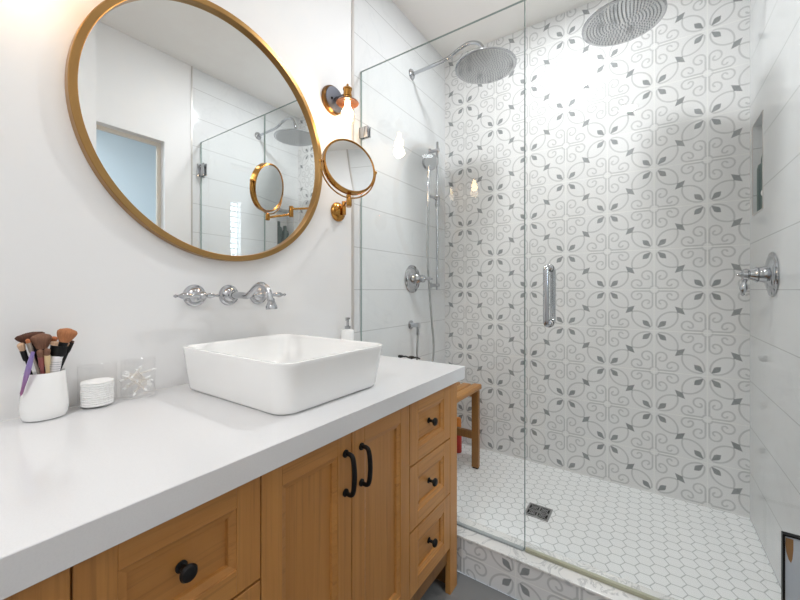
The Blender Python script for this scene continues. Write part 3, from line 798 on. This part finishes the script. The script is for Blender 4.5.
# ------------------------------------------------------------------ hand shower on slide bar
hs = thing('slide_bar_shower', (0.0, 2.02, 1.10), 'chrome hand shower on a vertical slide bar with hanging hose, left tiled wall', 'hand shower')
bxx, byy = 0.052, 2.02
MB().tube([(bxx, byy, 1.090), (bxx, byy, 1.55), (bxx, byy, 2.015)], 0.0085, 16).build('slide_bar', M['chrome'], hs)
for z in (1.118, 1.965):
    MB().lathe([(0.021, 0.0005), (0.021, 0.004), (0.012, 0.010), (0.010, 0.045), (0.014, 0.047), (0.014, 0.062), (0, 0.064)], (0, byy, z), (1, 0, 0), 28).build('bracket', M['chrome'], hs)
MB().lathe([(0.013, -0.035), (0.015, -0.03), (0.015, 0.03), (0.013, 0.035)], (bxx, byy, 1.645), n=24).tube([(bxx, byy, 1.655), (bxx + 0.006, byy - 0.05, 1.655), (bxx + 0.004, byy - 0.112, 1.655)], 0.008, 12).build('slider', M['chrome'], hs)
HX, HY = bxx + 0.004, byy - 0.120
MB().tube(spline([(HX, HY, 1.620), (HX, HY, 1.70), (HX + 0.002, HY, 1.77), (HX + 0.012, HY - 0.006, 1.83)], 6), [0.0095] * 12 + [0.011] * 7, 16).build('wand', M['chrome'], hs)
hn = Vector((0.75, -0.55, -0.35)).normalized()
MB().lathe([(0, 0.010), (0.040, 0.010), (0.048, 0.006), (0.050, 0.0), (0.044, -0.008), (0.022, -0.018), (0, -0.020)], (HX + 0.016, HY - 0.008, 1.850), hn, 44).build('spray_head', M['chrome'], hs)
MB().lathe([(0, 0.0110), (0.039, 0.0110), (0.039, 0.0102), (0, 0.0102)], (HX + 0.016, HY - 0.008, 1.850), hn, 40).build('spray_face', M['chrome_dull'], hs)
EY, EZ = 1.790, 0.885
MB().lathe([(0.026, 0.0005), (0.026, 0.005), (0.015, 0.010), (0.012, 0.040), (0.015, 0.042), (0.015, 0.060), (0, 0.062)], (0, EY, EZ), (1, 0, 0), 30).tube([(0.050, EY, EZ), (0.050, EY, EZ - 0.03), (0.050, EY, EZ - 0.055)], 0.010, 16).build('supply_elbow', M['chrome'], hs)
hp = spline([(HX, HY, 1.625), (HX - 0.004, HY + 0.004, 1.50), (HX - 0.010, HY + 0.010, 1.30), (HX - 0.008, HY + 0.026, 1.10), (HX - 0.006, HY + 0.050, 0.92), (HX - 0.004, HY + 0.075, 0.74), (HX - 0.006, HY + 0.055, 0.635), (0.05, 1.88, 0.590), (0.048, 1.80, 0.63), (0.048, 1.785, 0.70), (0.049, 1.788, 0.78), (0.050, EY, EZ - 0.05)], 10)
MB().tube(hp, 0.0062, 12).build('hose', M['hose'], hs)

# ------------------------------------------------------------------ teak bench
bt = thing('shower_bench', (0.19, 1.72, SF), 'small teak slatted bench with square legs in the back left of the shower', 'bench')
Y0, Y1, X0, X1 = 1.47, 2.008, 0.035, 0.352
for x_, y_ in ((X0, Y0 + 0.03), (X1 - 0.042, Y0 + 0.03), (X0, Y1 - 0.055), (X1 - 0.042, Y1 - 0.055)):
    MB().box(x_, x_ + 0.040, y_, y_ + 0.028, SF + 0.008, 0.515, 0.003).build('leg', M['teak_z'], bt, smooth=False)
    MB().box(x_ + 0.004, x_ + 0.036, y_ + 0.003, y_ + 0.025, SF + 0.0005, SF + 0.008).build('foot', M['black'], bt, smooth=False)
for y_ in (Y0 + 0.032, Y1 - 0.053):
    MB().box(X0 + 0.04, X1 - 0.042, y_, y_ + 0.024, 0.475, 0.515, 0.003).build('end_rail', M['teak_y'], bt, smooth=False)
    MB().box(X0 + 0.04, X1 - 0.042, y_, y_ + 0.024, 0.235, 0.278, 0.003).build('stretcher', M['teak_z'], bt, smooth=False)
for i in range(5):
    xa = X0 + 0.0 + i * 0.0665
    sag = [0.0, -0.006, -0.008, -0.006, 0.0][i]
    MB().box(xa, xa + 0.051, Y0, Y1, 0.5155 + sag * 0, 0.545 + sag, 0.008, seg=3).build('seat_slat', M['teak_y'], bt)

def pump_bottle(c, label, r=0.026, h=0.16, body='black'):
    t = thing('pump_bottle', c, label, 'bottle', 'black pump bottles on the bench')
    MB().lathe([(0, 0), (r - 0.002, 0), (r, 0.003), (r, h - 0.01), (r * 0.8, h), (0.012, h + 0.003), (0, h + 0.003)], c, n=32).build('bottle_body', M[body], t)
    x, y, z = c
    MB().lathe([(0.017, h + 0.003), (0.017, h + 0.018), (0.006, h + 0.020), (0.005, h + 0.035), (0.014, h + 0.036), (0.014, h + 0.046), (0, h + 0.047)], c, n=20).tube([(x, y, z + h + 0.040), (x + 0.025, y + 0.014, z + h + 0.041), (x + 0.040, y + 0.022, z + h + 0.034)], 0.004, 10).build('pump', M['black'], t)
pump_bottle((0.128, 1.60, 0.537), 'black pump bottle on the shower bench, right of its pair, just above the countertop edge')
pump_bottle((0.060, 1.60, 0.5455), 'black pump bottle on the shower bench, left of its pair, nearer the wall', h=0.150)
def plain_bottle(c, r, h, body, cap, label, name='shampoo_bottle'):
    t = thing(name, c, label, 'bottle')
    MB().lathe([(0, 0), (r - 0.002, 0), (r, 0.003), (r, h * 0.48), (r * 0.9, h * 0.54), (r * 0.6, h * 0.56), (0, h * 0.56)], c, n=28).build('bottle_body', M[body], t)
    MB().lathe([(r * 0.85, h * 0.56), (r * 0.85, h * 0.95), (r * 0.6, h), (0, h)], c, n=24).build('cap', M[cap], t)
plain_bottle((0.158, 2.10, SF + 0.0005), 0.022, 0.215, 'red', 'orange', 'red bottle with an orange cap on the shower floor behind the bench')

# niche bottles
def niche_bottle(y, h, label, r=0.0305):
    c = (RX + 0.032, y, NZ0 + 0.0005)
    t = thing('shampoo_bottle', c, label, 'bottle', 'dark green bottles in the niche')
    MB().lathe([(0, 0), (r - 0.003, 0), (r, 0.003), (r, h * 0.74), (r * 0.9, h * 0.80), (r * 0.5, h * 0.85), (0, h * 0.85)], c, n=32).build('bottle_body', M['green_bottle'], t)
    MB().lathe([(0.014, h * 0.85), (0.014, h * 0.98), (0.012, h), (0, h)], c, n=24).build('cap', M['green_bottle'], t)
niche_bottle(2.036, 0.275, 'dark green bottle in the wall niche, the taller, nearer the valve')
niche_bottle(2.104, 0.245, 'dark green bottle in the wall niche, the shorter, nearer the back wall')
rz = thing('razor', (RX + 0.008, 2.010, NZ0 + 0.001), 'small white razor leaning at the front corner of the niche', 'razor')
MB().tube(spline([(RX + 0.004, 2.010, NZ0 + 0.004), (RX + 0.003, 2.006, NZ0 + 0.03), (RX + 0.003, 2.004, NZ0 + 0.055)], 6), 0.0032, 10).build('handle', M['whiteplastic'], rz)
MB().sphere((RX + 0.000, 2.010, NZ0 + 0.062), 0.011, sc=(0.35, 1, 1), n=14).build('head', M['whiteplastic'], rz)

# ------------------------------------------------------------------ drain
dc = (0.731, 1.738)
dt = thing('floor_drain', (dc[0], dc[1], SF), 'square brushed steel shower drain grate in the hexagon floor', 'drain')
hw = 0.052
fr_ = MB()
for a in ((-hw, hw, -hw, -hw + 0.008), (-hw, hw, hw - 0.008, hw), (-hw, -hw + 0.008, -hw + 0.008, hw - 0.008), (hw - 0.008, hw, -hw + 0.008, hw - 0.008)):
    fr_.box(dc[0] + a[0], dc[0] + a[1], dc[1] + a[2], dc[1] + a[3], SF + 0.0002, SF + 0.004)
fr_.build('frame', M['steel'], dt, smooth=False)
MB().box(dc[0] - hw + 0.008, dc[0] + hw - 0.008, dc[1] - hw + 0.008, dc[1] + hw - 0.008, SF + 0.0002, SF + 0.0012).build('trap', M['hole'], dt, smooth=False)
gr = MB()
for s1 in (-1, 1):
    for s2 in (-1, 1):
        cx, cy = dc[0] + s1 * 0.022, dc[1] + s2 * 0.022
        for a in range(4):
            an = PI / 4 + a * PI / 2
            e = (cx + 0.026 * math.cos(an), cy + 0.026 * math.sin(an))
            gr.tube([(cx, cy, SF + 0.0030), ((cx + e[0]) / 2, (cy + e[1]) / 2, SF + 0.0030), (e[0], e[1], SF + 0.0030)], 0.0018, 6)
        gr.tube([(cx + 0.012 * math.cos(k * PI / 10), cy + 0.012 * math.sin(k * PI / 10), SF + 0.0030) for k in range(20)], 0.0016, 6, closed=True)
gr.box(dc[0] - 0.0025, dc[0] + 0.0025, dc[1] - hw + 0.008, dc[1] + hw - 0.008, SF + 0.0012, SF + 0.0038).box(dc[0] - hw + 0.008, dc[0] + hw - 0.008, dc[1] - 0.0025, dc[1] + 0.0025, SF + 0.0012, SF + 0.0038)
gr.build('grate', M['steel'], dt, smooth=False)

# ------------------------------------------------------------------ framed print by the shower door
ft_ = thing('framed_print', (1.465, 1.255, 0.0), 'black framed print with a brown leaf shape beside the shower door, lower right', 'framed picture')
PX0, PX1, PZ1, PY = 1.4175, 1.512, 0.500, 1.250
m = MB()
for a in ((PX0, PX0 + 0.004, 0.001, PZ1), (PX1 - 0.004, PX1, 0.001, PZ1), (PX0 + 0.004, PX1 - 0.004, PZ1 - 0.004, PZ1), (PX0 + 0.004, PX1 - 0.004, 0.001, 0.005)):
    m.box(a[0], a[1], PY, PY + 0.014, a[2], a[3])
m.build('frame', M['black'], ft_, smooth=False)
MB().box(PX0 + 0.004, PX1 - 0.004, PY + 0.006, PY + 0.012, 0.005, PZ1 - 0.004).build('print', mat('pale_print_paper', lin(192, 200, 208), 0.5), ft_, smooth=False)
lf = bmesh.new()
L1 = [(0.006, 0.000), (0.019, 0.000), (0.019, -0.030), (0.0175, -0.055), (0.015, -0.068), (0.011, -0.060), (0.007, -0.040), (0.0055, -0.02)]
vs = [lf.verts.new((PX0 + a, PY + 0.0052, PZ1 - 0.010 + b * 0.85)) for a, b in L1]; f = lf.faces.new(vs)
e = bmesh.ops.extrude_face_region(lf, geom=[f])
for v in [q for q in e['geom'] if isinstance(q, bmesh.types.BMVert)]: v.co.y += 0.0008
mm_ = MB(); bmesh.ops.recalc_face_normals(lf, faces=lf.faces); mm_._join(lf, 0)
mm_.build('leaf_shape', mat('brown_ink', lin(150, 112, 72), 0.6), ft_, smooth=False)
MB().box(PX0 + 0.036, PX1 - 0.012, PY + 0.0052, PY + 0.006, 0.33, PZ1 - 0.036).build('dark_block', mat('dark_ink', lin(50, 48, 54), 0.6), ft_, smooth=False)

for o in bpy.data.objects:
    if '_o' in o: del o['_o']
